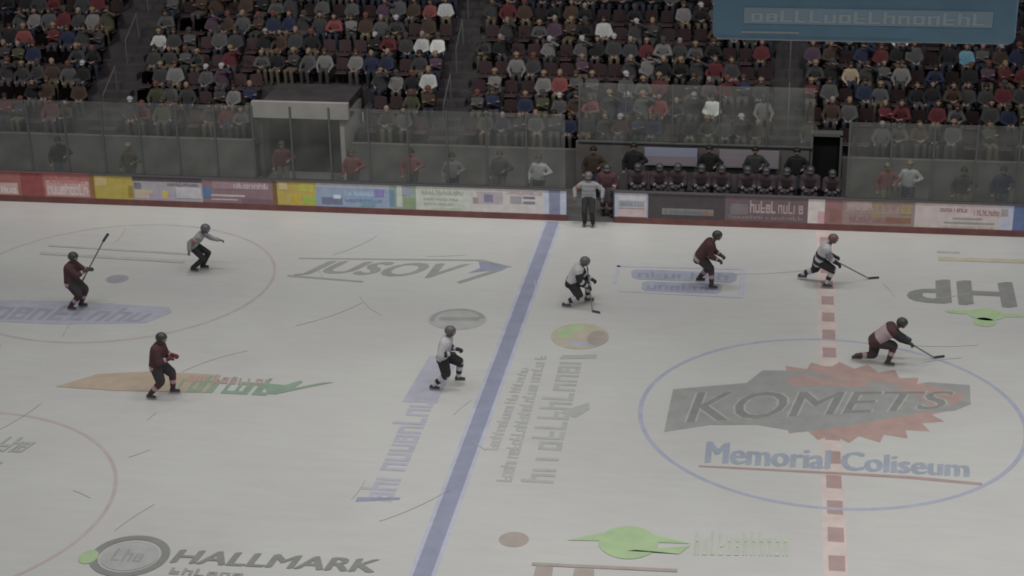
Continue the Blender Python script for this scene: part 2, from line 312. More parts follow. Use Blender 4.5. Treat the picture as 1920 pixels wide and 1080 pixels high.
# ------------------------------------------------------------------ boards
m_kick = mat('kick_plate_red', alb(104, 70, 68, .85), .5, .3, noise=.2, nscale=3)
m_rail = mat('cap_rail_grey', alb(72, 68, 70), .4, .4)
m_rail_r = mat('cap_rail_red', alb(102, 66, 68), .4, .4)
m_back = mat('board_frame', alb(90, 88, 88), .7)
def bc(r, g, b_): return alb(r, g, b_, 1.45)
def bmat(r, g, b_): return mat('board_%d_%d_%d' % (r, g, b_), bc(r, g, b_), .45, .3, noise=.14, nscale=4)
def board(x0, x1, base, items, label, rail=m_rail, group=None, y=12.95, top=1.03):
    """one advert section of the boards. items: (u0,u1,v0,v1,colour) patches or ('t',n,u0,u1,v0,v1,colour,seed)"""
    t = empty('dasher_board', ((x0+x1)/2, y, 0)); W = x1-x0
    boxes('board_frame', [(-W/2+.01, W/2-.01, .04, .12, 0, top-.02)], m_back, t)
    boxes('kick_plate', [(-W/2, W/2, -.012, .04, 0, .2)], m_kick, t, 'dark red kick plate')
    boxes('cap_rail', [(-W/2, W/2, -.03, .15, top-.03, top+.01)], rail, t, bevel=.008)
    bm = bmesh.new(); ms = [bmat(*base)]; box(bm, -W/2, W/2, 0, .04, .2, top-.03, 0)
    d = .003
    for it in items:
        if it[0] == 't':
            _, n, u0, u1, v0, v1, c, sd = it; pls = [[(u0+(u1-u0)*a, v0+(v1-v0)*q) for a, q in pl] for pl in scribble(n, sd, .55)]
        else:
            u0, u1, v0, v1, c = it; pls = [[(u0, v0), (u1, v0), (u1, v1), (u0, v1)]]
        m = bmat(*c)
        if m not in ms: ms.append(m)
        for pl in pls:
            xs = [p[0] for p in pl]; zs = [p[1] for p in pl]
            box(bm, -W/2+W*min(xs), -W/2+W*max(xs), -d, 0, .2+(top-.23)*min(zs), .2+(top-.23)*max(zs), ms.index(m))
        d += .0012
    bmesh.ops.recalc_face_normals(bm, faces=bm.faces)
    bmobj('advert_panel', bm, ms, t)
    return tag(t, label, 'rink board', group)
WHT = (150, 140, 140)
board(-30.5, -26.7, (112, 66, 66), [], 'red rink board section cut by the left edge', m_rail_r)
board(-26.7, -25.92, (120, 80, 76), [(0, .85, .05, .55, (150, 128, 126)), ('t', 3, .1, .8, .12, .4, (165, 160, 165), 1)], 'red rink board with pale lettering at the left edge of the picture', m_rail_r)
board(-25.92, -25.15, (112, 62, 62), [], 'plain red rink board between two lettered red boards', m_rail_r)
board(-25.15, -23.55, (128, 84, 82), [(.05, .97, .05, .72, (146, 120, 118)), ('t', 9, .08, .95, .12, .6, (160, 148, 148), 2), ('t', 6, .15, .9, .62, .92, (140, 92, 90), 3)], 'red rink board with pinkish white lettering left of the first yellow board', m_rail_r)
board(-23.55, -22.1, (138, 124, 66), [(0, .1, 0, 1, (108, 82, 52)), (.12, .4, .55, .97, (152, 132, 96)), (.88, 1, .1, .6, (118, 102, 52))], 'plain yellow rink board, the left of the two yellow ones')
board(-22.1, -19.77, (126, 124, 128), [(0, 1, .82, 1, (66, 60, 64)), (.02, .28, .08, .45, (146, 134, 118)), (.22, .6, .05, .3, (130, 118, 132)), (.42, .5, .12, .42, (152, 138, 72)),
      (.62, .98, .15, .6, (144, 142, 146)), ('t', 10, .5, .95, .66, .8, (96, 92, 96), 5), (.02, .12, .5, .75, (92, 92, 98))], 'grey and white rink board with a small yellow mark and dark top', m_rail)
board(-19.77, -17.43, (104, 86, 92), [(.12, .6, .28, .36, (150, 138, 138)), (.12, .5, .12, .18, (140, 132, 136)), (.01, .12, .2, .62, (70, 92, 122)), (.15, .95, .6, .9, (118, 100, 106)), ('t', 7, .45, .95, .66, .88, (142, 136, 140), 6), (.55, 1, 0, .2, (92, 74, 80))], 'dull mauve rink board with a small blue roundel and white line', m_rail)
board(-17.43, -16.02, (140, 124, 70), [(0, .1, 0, 1, (92, 72, 48)), (.7, 1, .05, .45, (124, 138, 66)), (.6, .95, .6, .95, (140, 136, 68)), (.5, .57, .1, .45, (158, 130, 30)), (.15, .35, .65, .95, (146, 136, 104))], 'yellow rink board with green at its right end')
board(-16.02, -13.62, (112, 124, 142), [(0, 1, .8, 1, (130, 132, 138)), (.08, .36, .1, .4, (88, 94, 112)), (.24, .34, .35, .5, (158, 164, 174)), ('t', 14, .4, .95, .5, .68, (134, 150, 168), 8), ('t', 10, .4, .9, .25, .4, (92, 108, 136), 9), (.8, .93, .5, .8, (104, 98, 138)), (.62, .8, .08, .3, (96, 122, 130))], 'light blue rink board with a dark emblem at its left')
board(-13.62, -12.76, (112, 124, 116), [(.28, .48, .1, 1, (146, 152, 142)), (.55, .95, .05, .5, (106, 118, 94)), (0, .2, .1, .8, (88, 108, 122)), (.5, .8, .6, .95, (118, 118, 136))], 'narrow green and blue striped rink board')
board(-12.76, -11.05, (146, 150, 142), [('t', 12, .12, .9, .66, .86, (118, 124, 114), 11), ('t', 15, .15, .8, .42, .54, (122, 126, 118), 12), ('t', 13, .15, .72, .22, .34, (126, 130, 122), 13), ('t', 10, .3, .9, .06, .16, (134, 144, 128), 14)], 'pale green rink board covered with rows of small lettering')
board(-11.05, -8.67, (152, 148, 146), [(.1, .45, .35, .85, (134, 126, 130)), (.2, .32, .42, .74, (98, 96, 116)), (.05, .12, .35, .6, (118, 108, 98)), (.55, .7, .4, .7, (118, 116, 118)), (.72, .88, .4, .5, (98, 96, 112)), (.72, .88, .62, .7, (88, 86, 96)), ('t', 12, .5, .98, .8, .93, (136, 124, 124), 15)], 'pale rink board with two grey emblems just left of the blue line')
board(-8.67, -7.97, (146, 150, 162), [(.22, .72, 0, 1, (104, 108, 124))], 'rink board crossed by the blue line stripe')
board(-6.46, -5.41, (150, 148, 152), [(.12, .9, .42, .68, (122, 124, 130)), ('t', 8, .18, .85, .45, .64, (104, 104, 112), 16), (.1, .95, .02, .34, (150, 136, 136)), (.1, .9, .34, .38, (112, 98, 102)), (0, .12, 0, 1, (134, 138, 152)), (.95, 1, 0, 1, (118, 124, 142))], 'white rink board with a grey lettered strip beside the open bench gate')
board(-5.41, -3.03, (58, 54, 56), [(.18, .85, .16, .42, (98, 98, 98)), ('t', 9, .22, .82, .2, .38, (82, 82, 84), 17), (.68, .85, .18, .3, (112, 84, 80))], 'black rink board with a low grey strip in front of the bench')
board(-3.03, -.51, (84, 72, 76), [('t', 5, .3, .62, .35, .85, (134, 120, 120), 18), ('t', 5, .64, .95, .35, .85, (128, 112, 114), 19), (.06, .28, .25, .7, (94, 88, 92)), ('t', 14, .05, .95, .1, .25, (108, 96, 96), 20)], 'dark mauve rink board with large pinkish letters')
board(-.51, .0, (158, 152, 150), [(.6, 1, 0, .5, (150, 124, 126))], 'narrow white rink board at the centre line')
board(.0, .54, (112, 84, 86), [(.3, .9, .1, .6, (104, 78, 74))], 'narrow reddish rink board right of the centre line')
board(.54, 2.7, (114, 100, 96), [(.05, .4, .6, .95, (132, 118, 116)), (.4, .55, .2, .9, (110, 102, 80)), ('t', 9, .05, .95, .5, .8, (124, 106, 106), 21), ('t', 12, .1, .9, .12, .4, (112, 84, 90), 22), (.6, .95, .15, .35, (106, 80, 66)), (.8, .95, .5, .9, (118, 106, 82))], 'mottled brownish rink board between the centre line and the white board')
board(2.7, 5.2, (150, 140, 138), [('t', 10, .3, .62, .66, .85, (112, 84, 84), 23), ('t', 9, .7, 1, .55, .8, (118, 88, 88), 24), (.35, .95, .2, .26, (110, 112, 108)), (.45, .8, .38, .44, (112, 114, 110)), ('t', 14, .3, .95, .02, .14, (134, 128, 124), 25)], 'pinkish white rink board with dark red lettering')
board(5.2, 5.61, (142, 144, 156), [(.1, .6, .55, .85, (128, 118, 116))], 'short bluish white rink board')
board(5.61, 13.9, (76, 88, 118), [(.2, .9, .3, .7, (140, 142, 150))], 'dark blue rink board cut by the right edge')

# open gate
g = empty('bench_gate', (-6.47, 13.1, 0)); tag(g, 'dark bench gate swung open behind the boards beside the white board', 'gate')
boxes('gate_panel', [(-.06, 0, 0, 1.3, .08, 1.0)], bmat(64, 60, 62), g)
boxes('cap_rail', [(-.09, .03, 0, 1.3, 1.0, 1.04)], m_rail, g)
boxes('latch', [(-.1, -.06, 1.15, 1.27, .7, .85)], mat('metal', (.35, .35, .36), .35, .5, 1), g)

# ------------------------------------------------------------------ glass
m_glass = bpy.data.materials.new('scuffed_hazed_glass'); m_glass.use_nodes = True
nt = m_glass.node_tree; nt.nodes.clear()
out = nt.nodes.new('ShaderNodeOutputMaterial'); tr = nt.nodes.new('ShaderNodeBsdfTransparent'); tr.inputs[0].default_value = (.93, .95, .94, 1)
pr = nt.nodes.new('ShaderNodeBsdfPrincipled'); pr.inputs['Base Color'].default_value = (.5, .5, .48, 1); pr.inputs['Roughness'].default_value = .45  # pale diffuse share paints the haze of reflected ice, besides scuffs
ms_ = nt.nodes.new('ShaderNodeMixShader'); tcg = nt.nodes.new('ShaderNodeTexCoord'); ng = nt.nodes.new('ShaderNodeTexNoise'); ng.inputs['Scale'].default_value = 1.3; ng.inputs['Detail'].default_value = 5
mrg = nt.nodes.new('ShaderNodeMapRange'); mrg.inputs['From Min'].default_value = .3; mrg.inputs['From Max'].default_value = .7; mrg.inputs['To Min'].default_value = .05; mrg.inputs['To Max'].default_value = .12
nt.links.new(tcg.outputs['Object'], ng.inputs[0]); nt.links.new(ng.outputs[0], mrg.inputs[0]); nt.links.new(mrg.outputs[0], ms_.inputs[0])
nt.links.new(tr.outputs[0], ms_.inputs[1]); nt.links.new(pr.outputs[0], ms_.inputs[2]); nt.links.new(ms_.outputs[0], out.inputs[0])
m_metal = mat('stanchion_metal', (.13, .13, .13), .5, .4, .3)
PW = 1.25
def pane(x0, y, z0, z1, label, group, PWx=PW):
    t = empty('glass_pane', (x0, y, z0))
    boxes('glass', [(.06, PWx-.002, 0, .014, 0, z1-z0)], m_glass, t)
    boxes('stanchion', [(0, .058, -.02, .05, 0, z1-z0)], m_metal, t)
    boxes('sill', [(.058, PWx-.002, -.015, .045, -.01, .03)], m_metal, t)
    tag(t, label, 'glass pane', group)
ORD = ['first', 'second', 'third', 'fourth', 'fifth', 'sixth', 'seventh', 'eighth', 'ninth', 'tenth', 'eleventh', 'twelfth', 'thirteenth', 'fourteenth', 'fifteenth', 'sixteenth', 'seventeenth', 'eighteenth', 'nineteenth', 'twentieth']
def nth(k):
    if k < 20: return ORD[k]
    return ['twenty', 'thirty', 'forty', 'fifty', 'sixty', 'seventy'][(k+1)//10-2] + ('-'+ORD[(k+1) % 10-1] if (k+1) % 10 else 'th') if (k+1) % 10 else {20: 'twentieth', 30: 'thirtieth', 40: 'fortieth', 50: 'fiftieth', 60: 'sixtieth'}.get(k+1, 'last')
x = -28.0; k = 0
while x < -8.2:
    pane(x, 13.03, 1.045, 3.45, 'clear glass pane on the boards left of the blue line, %s from the left' % nth(k), 'glass panes on the far boards'); x += PW; k += 1
x = .6; k = 0
while x < 12.6:
    pane(x, 13.03, 1.045, 3.45, 'clear glass pane on the boards right of the bench, %s from the bench' % nth(k), 'glass panes on the far boards'); x += PW; k += 1
x = -7.9; k = 0
for k in range(5):
    pane(-7.9+k*1.5, 15.75, 1.72, 3.7, 'clear glass pane standing on the wall behind the bench, %s from the left' % nth(k), 'glass panes behind the bench', 1.5)

# ------------------------------------------------------------------ stands
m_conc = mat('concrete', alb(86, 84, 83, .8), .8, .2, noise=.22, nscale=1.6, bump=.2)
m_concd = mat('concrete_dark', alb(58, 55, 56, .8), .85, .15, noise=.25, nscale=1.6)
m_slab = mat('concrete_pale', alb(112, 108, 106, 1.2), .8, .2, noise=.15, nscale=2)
m_shade = mat('opening_shade_black', (.01, .01, .01), .9, .1)  # black that stands in for the shade inside openings
struct(boxes('floor', [(-36, 14, 12.96, 16.16, -.2, .0), (-19, -15.4, 16.16, 17.5, -.2, 0), (-.8, .9, 16.16, 17, -.2, 0)], m_conc))
R0Y, R0Z, DY, DZ, NR = 16.2, 1.15, .86, .42, 14
steps = []
TX0, TX1 = -18.86, -15.54
for r in range(NR):
    y0 = R0Y+DY*r; z = R0Z+DZ*r
    if r < 3: rng = [(-36, TX0), (TX1, 14)]
    else: rng = [(-36, 14)]
    for a, c in rng: steps.append((a, c, y0 if r else y0-.02, y0+DY+.001 if r < NR-1 else y0+4, 0 if r < 3 else 1.6, z))
struct(boxes('floor_terrace', steps, m_concd))
bpy.data.objects['floor_terrace'].name = 'floor'
fw = [(-36, TX0, 16.0, 16.18, 0, 1.35), (TX1, -8.0, 16.0, 16.18, 0, 1.35), (-8.0, -.5, 15.78, 16.0, 0, 1.7), (.56, 14, 16.0, 16.18, 0, 1.35)]
for q in fw: struct(boxes('wall_front', [q], m_conc))
struct(boxes('wall_back', [(-36, 14, R0Y+DY*NR+3.0, R0Y+DY*NR+3.3, 0, 16)], m_concd))
# tunnel
t = empty('tunnel_portal', (-17.2, 16.0, 0)); tag(t, 'concrete vomitory portal with a pale lintel over a dark opening in the lower stand', 'tunnel')
boxes('lintel', [(-1.65, 1.65, -.15, .05, 2.2, 2.75)], m_slab, t, 'pale grey lintel')
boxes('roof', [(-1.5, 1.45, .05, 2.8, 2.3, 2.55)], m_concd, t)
boxes('side_wall', [(-1.5, -1.35, 0, 2.6, 0, 2.15)], m_concd, t); boxes('side_wall', [(1.3, 1.45, 0, 2.6, 0, 2.15)], m_slab, t)  # left wall in dark concrete, painting the tunnel's inner shade
boxes('tunnel_shade', [(-1.35, 1.3, .9, .95, 0, 2.2)], m_shade, t)  # black sheet painted as the dark depth of the tunnel
boxes('soffit_shade', [(-1.6, 1.6, -.1, .9, 2.13, 2.2)], m_shade, t)  # underside coloured black for the shade below the lintel
# doorway behind bench
t = empty('bench_doorway', (.03, 15.9, 0)); tag(t, 'black doorway in the wall at the right end of the bench', 'doorway')
boxes('door_frame', [(-.5, -.42, -.1, .3, 0, 2.15), (.42, .5, -.1, .3, 0, 2.15), (-.5, .5, -.1, .3, 2.1, 2.2)], m_metal, t)
boxes('doorway_shade', [(-.42, .42, .1, .3, 0, 2.1)], m_shade, t)  # black slab in place of the doorway's shaded depth
# wall signs behind bench
def sign(x0, x1, z0, z1, cols, label):
    t = empty('wall_sign', ((x0+x1)/2, 15.68, z0)); W = x1-x0; H = z1-z0
    boxes('sign_board', [(-W/2, W/2, -.02, .015, 0, H)], cols[0], t); boxes('sign_print', [(-W/2+.03, W/2-.03, -.026, -.02, H*.05, H*.55)], cols[1], t)
    tag(t, label, 'sign')
sg1 = mat('sign_bluewhite', alb(104, 107, 122, 1.25), .5); sg2 = mat('sign_mauve', alb(98, 92, 98, 1.3), .5); sg3 = mat('sign_grey', alb(96, 92, 96, 1.3), .5)
sign(-5.75, -4.05, 1.02, 1.62, (sg1, sg2), 'pale blue and mauve sign on the wall behind the left half of the bench')
sign(-3.35, -1.45, 1.02, 1.62, (sg3, sg2), 'dull grey sign on the wall behind the right half of the bench')
# bench box
t = empty('team_bench', (-3.2, 14.35, 0)); tag(t, 'long dark bench seat with raised plank floor behind the boards', 'bench')
m_bench = mat('bench_dark', (.03, .028, .028), .6)
boxes('platform', [(-3.1, 3.7, -1.2, 1.2, 0, .15)], m_bench, t); boxes('seat', [(-2.95, 3.6, -.18, .2, .53, .58)], m_bench, t)
for xx in (-2.9, -1.0, 1.0, 3.0): boxes('leg', [(xx, xx+.06, -.12, .12, .15, .53)], m_bench, t)

# ------------------------------------------------------------------ scoreboard hung over centre ice
t = empty('scoreboard', (.13, 0, 9.85)); tag(t, 'blue-grey scoreboard panel hanging over centre ice at the top edge of the picture', 'scoreboard')
m_teal = mat('teal_panel', (.12, .21, .28), .45, .3, noise=.1, nscale=2); m_tl = mat('teal_light', (.22, .29, .34), .45); m_tw = mat('panel_white', (.26, .28, .31), .5)
o = boxes('housing', [(-3.1, 3.1, -2.5, 2.5, 0, 2.8)], m_teal, t, bevel=.14)
def pnl(name, items, m):
    boxes(name, [(a, b_, -2.5-.02, -2.5, c, d) for a, b_, c, d in items], m, t)
pnl('display_panel', [(-2.45, 2.6, .38, .72)], m_tl)
bm = bmesh.new()
for pl in scribble(16, 77, .5):
    xs = [p[0] for p in pl]; zs = [p[1] for p in pl]; box(bm, -2.3+4.8*min(xs), -2.3+4.8*max(xs), -2.53, -2.52, .42+.26*min(zs), .42+.26*max(zs))
bmobj('lettering', bm, mat('teal_mid', (.3, .36, .39), .5), t, 'faint pale lettering')
pnl('trim_strip', [(-2.5, -1.3, .17, .22), (-3.0, 1.0, .03, .05)], m_tw)
pnl('upper_panel', [(-2.9, 2.9, 1.15, 2.6)], m_tl)
for px, py in ((-2, -2), (2, -2), (-2, 2), (2, 2)):
    bm = bmesh.new(); tube(bm, [(px, py, 2.8), (px, py, 8)], .03, 6); bmobj('hanging_cable', bm, m_metal, t)

# ------------------------------------------------------------------ people
def ik(a, b_, l1, l2, pole):
    a = V(a); b_ = V(b_); d = b_-a; L_ = min(d.length, (l1+l2)*.995); n = d.normalized()
    x_ = (l1*l1-l2*l2+L_*L_)/(2*L_); h = math.sqrt(max(0, l1*l1-x_*x_))
    p = V(pole)-n*V(pole).dot(n); p.normalize()
    return a+n*x_+p*h, a+n*L_
def hand(wrist, d, palm, k=1.0, curl=.8, sgn=1):
    """palm, four unequal bent fingers and a thumb from the side of the palm; palm = direction the palm faces"""
    d = V(d).normalized(); palm = V(palm); palm = (palm-d*palm.dot(d)).normalized(); ac = d.cross(palm)*sgn
    w_ = V(wrist); H = [[(w_, .026*k), (w_+d*.03+ac*.022, .020*k), (w_+d*.03-ac*.022, .020*k), (w_+d*.085+ac*.028, .016*k), (w_+d*.085-ac*.028, .016*k)]]
    for i, (off, ln) in enumerate(((.033, .068), (.012, .078), (-.011, .073), (-.033, .056))):
        off *= k**.5
        b0 = w_+d*.088+ac*off; c1 = d*math.cos(curl*.7)+palm*math.sin(curl*.7); c2 = d*math.cos(curl*1.9)+palm*math.sin(curl*1.9)
        b1 = b0+c1*ln*.5; b2 = b1+c2*ln*.55
        H += [[(b0, .0105*k), (b1, .010*k)], [(b1, .010*k), (b2, .0085*k)]]
    th0 = w_+d*.03+ac*.03; th1 = th0+(d*.6+ac*.6+palm*.35).normalized()*.04; th2 = th1+(d*.8+palm*.6).normalized()*.032
    H += [[(th0, .013*k), (th1, .012*k)], [(th1, .012*k), (th2, .0095*k)]]
    return H
def head_hulls(h, f, u):
    s = f.cross(u); c = V(h)
    return [[(c+u*.03-f*.02, .092), (c+u*.02+f*.025, .082), (c-u*.06+f*.05, .045), (c-u*.085+f*.062, .028), (c-u*.03-f*.03, .07)],
            [(c+u*.018+f*.098, .012), (c-u*.022+f*.118, .015)],                       # nose
            [(c+f*.09+s*.035-u*.02, .018), (c+f*.09-s*.035-u*.02, .018)],            # cheeks
            [(c-u*.052+f*.098+s*.02, .009), (c-u*.052+f*.098-s*.02, .009)],          # lips
            [(c+s*.088-f*.005, .013), (c+s*.09-f*.015+u*.025, .016)], [(c-s*.088-f*.005, .013), (c-s*.09-f*.015+u*.025, .016)]]
def face_paint(h, f, u):
    s = f.cross(u); c = V(h)
    def fn(p):
        q = V(p)-c; a, b_, e = q.dot(s), q.dot(f), q.dot(u)
        if b_ > .06 and abs(abs(a)-.033) < .014 and abs(e-.018) < .008: return 1
        if b_ > .08 and abs(a) < .026 and abs(e+.052) < .009: return 2
        if b_ > .07 and abs(abs(a)-.034) < .02 and abs(e-.038) < .006: return 1
        return 0
    return fn
m_skin = mat('skin', (.21, .135, .105), .55, .3, noise=.08, nscale=30); m_eye = mat('eye_dark', (.03, .02, .02), .4); m_lip = mat('lips', (.30, .12, .10), .5)
SK = [m_skin, m_eye, m_lip]
def dome(h, f, u, r, zlow, thick=.012):
    """helmet or cap shell: the upper part of an ellipsoid round the skull"""
    s = f.cross(u); bm = bmesh.new(); bmesh.ops.create_icosphere(bm, subdivisions=4, radius=1)
    dele = []
    for v in bm.verts:
        c = v.co.copy(); lim = zlow(c)
        if c.z < lim: dele.append(v)
        v.co = V(h)+f*(c.x*r[0]-.012)+s*c.y*r[1]+u*(c.z*r[2]+.025)
    bmesh.ops.delete(bm, geom=dele, context='VERTS')
    bmesh.ops.solidify(bm, geom=bm.faces[:], thickness=thick)
    return bm

def figure(J, voxel=.013, seated=False, gl=1.0):
    """continuous body from joints: pel, neck, head, f,u (head axes); per side i in (0 near/right, 1 far/left): hand, foot"""
    H = []
    pel, neck, hd, f, u = J['pel'], J['neck'], J['head'], J['f'], J['u']
    side = J['side']
    mid = pel.lerp(neck, .5)
    H.append([(pel+side*.09, .11), (pel-side*.09, .11), (mid+side*.05, .115), (mid-side*.05, .115)])
    up = (neck-pel).normalized(); ch = pel.lerp(neck, .78)
    H.append([(mid+side*.05, .115), (mid-side*.05, .115), (ch+side*.1, .115), (ch-side*.1, .115)])
    H.append([(ch+side*.12, .09), (ch-side*.12, .09), (neck-up*.02, .06)])
    H.append([(neck-up*.03, .058), (hd-u*.06-f*.015, .052)])
    H += head_hulls(hd, f, u)
    for i, sg in ((0, -1), (1, 1)):
        sh = J['sh'][i]; el = J['el'][i]; ha = J['ha'][i]; hp = J['hip'][i]; kn = J['kn'][i]; an = J['an'][i]
        H += [[(sh, .062), (el, .043)], [(el, .043), (ha, .028)], [(ch+side*.1*sg, .09), (sh, .062)]]
        H += hand(ha, (ha-el), J['palm'], 1, .8, sg)
        H += [[(hp, .095), (kn, .062)], [(kn, .06), (kn.lerp(an, .35), .057), (an, .038)]]
        td = J['toe'][i]
        H.append([(an-V((0, 0, .035)), .035), (an-td*.05-V((0, 0, .045)), .03), (an+td*.15-V((0, 0, .055)), .025)])
    me = fuse('body', H, voxel, 1)
    paint(me, face_paint(hd, f, u))
    return me
def joints(pel, neck, head, hands, feet, look=(1, 0, -.15), lean=0, ankle=.13, palm=(0, 0, -1), turn=0, elpole=None, kpole=(1, 0, .25), shw=.2, toes=None):
    pel = V(pel); neck = V(neck); hd = V(head); side = V((-math.sin(turn), math.cos(turn), 0))
    f = V(look).normalized(); s = f.cross(V((0, 0, 1))).normalized(); u = s.cross(f)
    up = (neck-pel).normalized()
    J = dict(pel=pel, neck=neck, head=hd, f=f, u=u, side=side, palm=V(palm), sh=[], el=[], ha=[], hip=[], kn=[], an=[], toe=[])
    for i, sg in ((0, -1), (1, 1)):
        sh = neck-up*.07+side*shw*sg
        el, ha = ik(sh, hands[i], .30, .27, elpole[i] if elpole else (-.7, .5*sg, -.5))
        hp = pel+side*.1*sg-V((0, 0, .03)); ft = V(feet[i])+V((0, 0, ankle))
        kn, an = ik(hp, ft, .46, .45, kpole)
        J['sh'].append(sh); J['el'].append(el); J['ha'].append(ha); J['hip'].append(hp); J['kn'].append(kn); J['an'].append(an)
        J['toe'].append(V(toes[i]).normalized() if toes else V((1, .12*sg, 0)).normalized())
    return J

# outfit colours
def cloth(name, c, n=.12): return mat('cloth_'+name, c, .85, .15, noise=n, nscale=9)
def cl(r, g, b_): return alb(r, g, b_, 1.15)
c_maroon = cloth('maroon', cl(68, 49, 52)); c_black = cloth('black', cl(46, 45, 46)); c_dk = cloth('charcoal', cl(56, 52, 54)); c_white = cloth('white', cl(152, 150, 152))
c_pink = cloth('pinkish_white', cl(140, 126, 127)); c_grey = cloth('grey', cl(112, 111, 114)); c_dred = cloth('dark_red', cl(84, 44, 48)); c_lg = cloth('light_grey', cl(124, 124, 126))
c_orange = cloth('orange', cl(124, 84, 76)); m_blade = mat('steel', (.5, .5, .52), .25, .5, 1); m_holder = mat('skate_holder', cl(110, 110, 112), .4)
m_helb = mat('helmet_black', cl(48, 50, 50), .3, .5); m_helr = mat('helmet_dark_red', cl(92, 66, 64), .3, .5); m_helg = mat('helmet_grey', cl(78, 74, 78), .3, .5)
m_boot = mat('skate_boot', cl(50, 50, 52), .45, .4); m_shaft = mat('stick_grey', cl(86, 86, 84), .4, .4); m_tape = mat('stick_tape', cl(60, 60, 60), .8)
m_visor = bpy.data.materials.new('visor'); m_visor.use_nodes = True; m_visor.node_tree.nodes['Principled BSDF'].inputs['Alpha'].default_value = .25
m_visor.node_tree.nodes['Principled BSDF'].inputs['Roughness'].default_value = .1

def skater(name, J, P, kit, label, rz=0):
    """kit: jersey/pants/socks/helmet materials and stripe functions"""
    t = empty('person', P, rz); tag(t, label, 'person')
    link('body', figure(J), SK, t)
    pel, neck, side = J['pel'], J['neck'], J['side']; up = (neck-pel).normalized(); fw_ = side.cross(up)
    fwd = V((side.y, -side.x, 0)); mid = pel.lerp(neck, .5); ch = pel.lerp(neck, .82)
    ref = kit.get('official'); pad = .85 if ref else 1.12
    # jersey: torso flared at the hem, padded shoulders, loose sleeves
    H = [[(pel+up*.02+side*.13, .13*pad), (pel+up*.02-side*.13, .13*pad), (pel-up*.09+side*.13, .12*pad), (pel-up*.09-side*.13, .12*pad), (mid+side*.1, .15*pad), (mid-side*.1, .15*pad)],
         [(mid+side*.1, .15*pad), (mid-side*.1, .15*pad), (ch+side*.15, .14*pad), (ch-side*.15, .14*pad), (neck-up*.05, .1)]]
    for i, sg in ((0, -1), (1, 1)):
        sh, el, ha = J['sh'][i], J['el'][i], J['ha'][i]
        H += [[(ch+side*.13*sg, .12*pad), (sh+up*.0, .105*pad)], [(sh, .105*pad), (el, .085*pad)], [(el, .085*pad), (el.lerp(ha, .8), .06)]]
    me = fuse('jersey', H, .016, 3)
    Lt = (neck-pel).length
    def fn(p):
        p = V(p)
        if ref and False: return 0
        for i in (0, 1):
            el, ha = J['el'][i], J['ha'][i]; sh = J['sh'][i]
            d = ha-el; q = (p-el).dot(d)/d.length_squared
            dist = ((p-el)-d*max(0, min(1, q))).length
            if dist < .105 and q > .0:
                for a, b_, k in kit.get('sleeve', []):
                    if a <= q < b_: return k
                return 0
            d = el-sh; q = (p-sh).dot(d)/d.length_squared
            if q > .25 and ((p-sh)-d*max(0, min(1, q))).length < .115:
                if ref and i == 0 and .5 < q < .8: return 2
                if 'upper' in kit: return kit['upper']
                break
        q = (p-pel).dot(up)
        if ref:
            return int((q+1)/.07) % 2
        for a, b_, k in kit.get('torso', []):
            if a <= q < b_: return k
        return 0
    paint(me, fn)
    link('shirt' if ref else 'jersey', me, kit['jm'], t)
    # pants
    H = [[(pel+side*.09, .135*pad), (pel-side*.09, .135*pad), (pel-V((0, 0, .06))+side*.1, .13*pad), (pel-V((0, 0, .06))-side*.1, .13*pad)]]
    for i in (0, 1):
        hp, kn = J['hip'][i], J['kn'][i]
        if ref: H += [[(hp, .12), (kn, .085)], [(kn, .085), (J['an'][i], .07)]]
        else: H += [[(hp, .165), (hp.lerp(kn, .9), .125)]]
    link('trousers' if ref else 'hockey_pants', fuse('pants', H, .015, 2), kit['pants'], t)
    if not ref:
        for i in (0, 1):
            kn, an = J['kn'][i], J['an'][i]
            me = fuse('sock', [[(kn, .095), (kn.lerp(an, .4), .088), (an+(kn-an)*.08, .06)]], .012, 2)
            d = an-kn
            paint(me, lambda p: 1 if any(a < (V(p)-kn).dot(d)/d.length_squared < b_ for a, b_ in kit['sockb']) else 0)
            link('sock', me, kit['sm'], t)
    for i in (0, 1):
        an, td = J['an'][i], J['toe'][i]; z = V((0, 0, 1)); kn = J['kn'][i]; ld = (kn-an).normalized()
        dn = V((0, 0, -1))
        H = [[(an+ld*.09, .05), (an-td*.03+dn*.03, .045), (an-td*.06+dn*.045, .035)], [(an-td*.06+dn*.045, .035), (an+td*.05+dn*.04, .042), (an+td*.15+dn*.05, .032)]]
        sk = link('skate', fuse('skate', H, .011, 1), [m_boot], t)
        base = an+dn*.078; bm = bmesh.new()
        beam(bm, base-td*.08, base+td*.16, .02, .03); bmobj('blade_holder', bm, m_holder, sk)
        bm = bmesh.new(); beam(bm, base-td*.1-V((0, 0, .028)), base+td*.18-V((0, 0, .028)), .005, .03); bmobj('blade', bm, m_blade, sk)
    if not ref:
        for i, sg in ((0, -1), (1, 1)):
            el, ha = J['el'][i], J['ha'][i]; d = (ha-el).normalized()
            H = [[(ha-d*.13, .062), (ha-d*.02, .05)], [(ha-d*.02, .048), (ha+d*.07, .045)]]+hand(ha, d, J['palm'], 1.9, .95, sg)
            link('glove', fuse('glove', H, .011, 1), kit['glove'], t)
    f, u = J['f'], J['u']
    bm = dome(J['head'], f, u, (.135, .118, .125), lambda c: .05 if c.x > .35 else (-.55 if abs(c.y) > .55 or c.x < 0 else -.2))
    he = bmobj('helmet', bm, kit['helmet'], t, smooth=True)
    s = f.cross(u); c = J['head']; bm = bmesh.new(); pr_ = []
    for k in range(9):
        a = math.radians(-62+k*15.5)
        pr_.append([bm.verts.new(c+f*(.135*math.cos(a)+.0)+s*.118*math.sin(a)+u*zz) for zz in (.045, -.02)])
    for a, b_ in zip(pr_, pr_[1:]): bm.faces.new((a[0], b_[0], b_[1], a[1]))
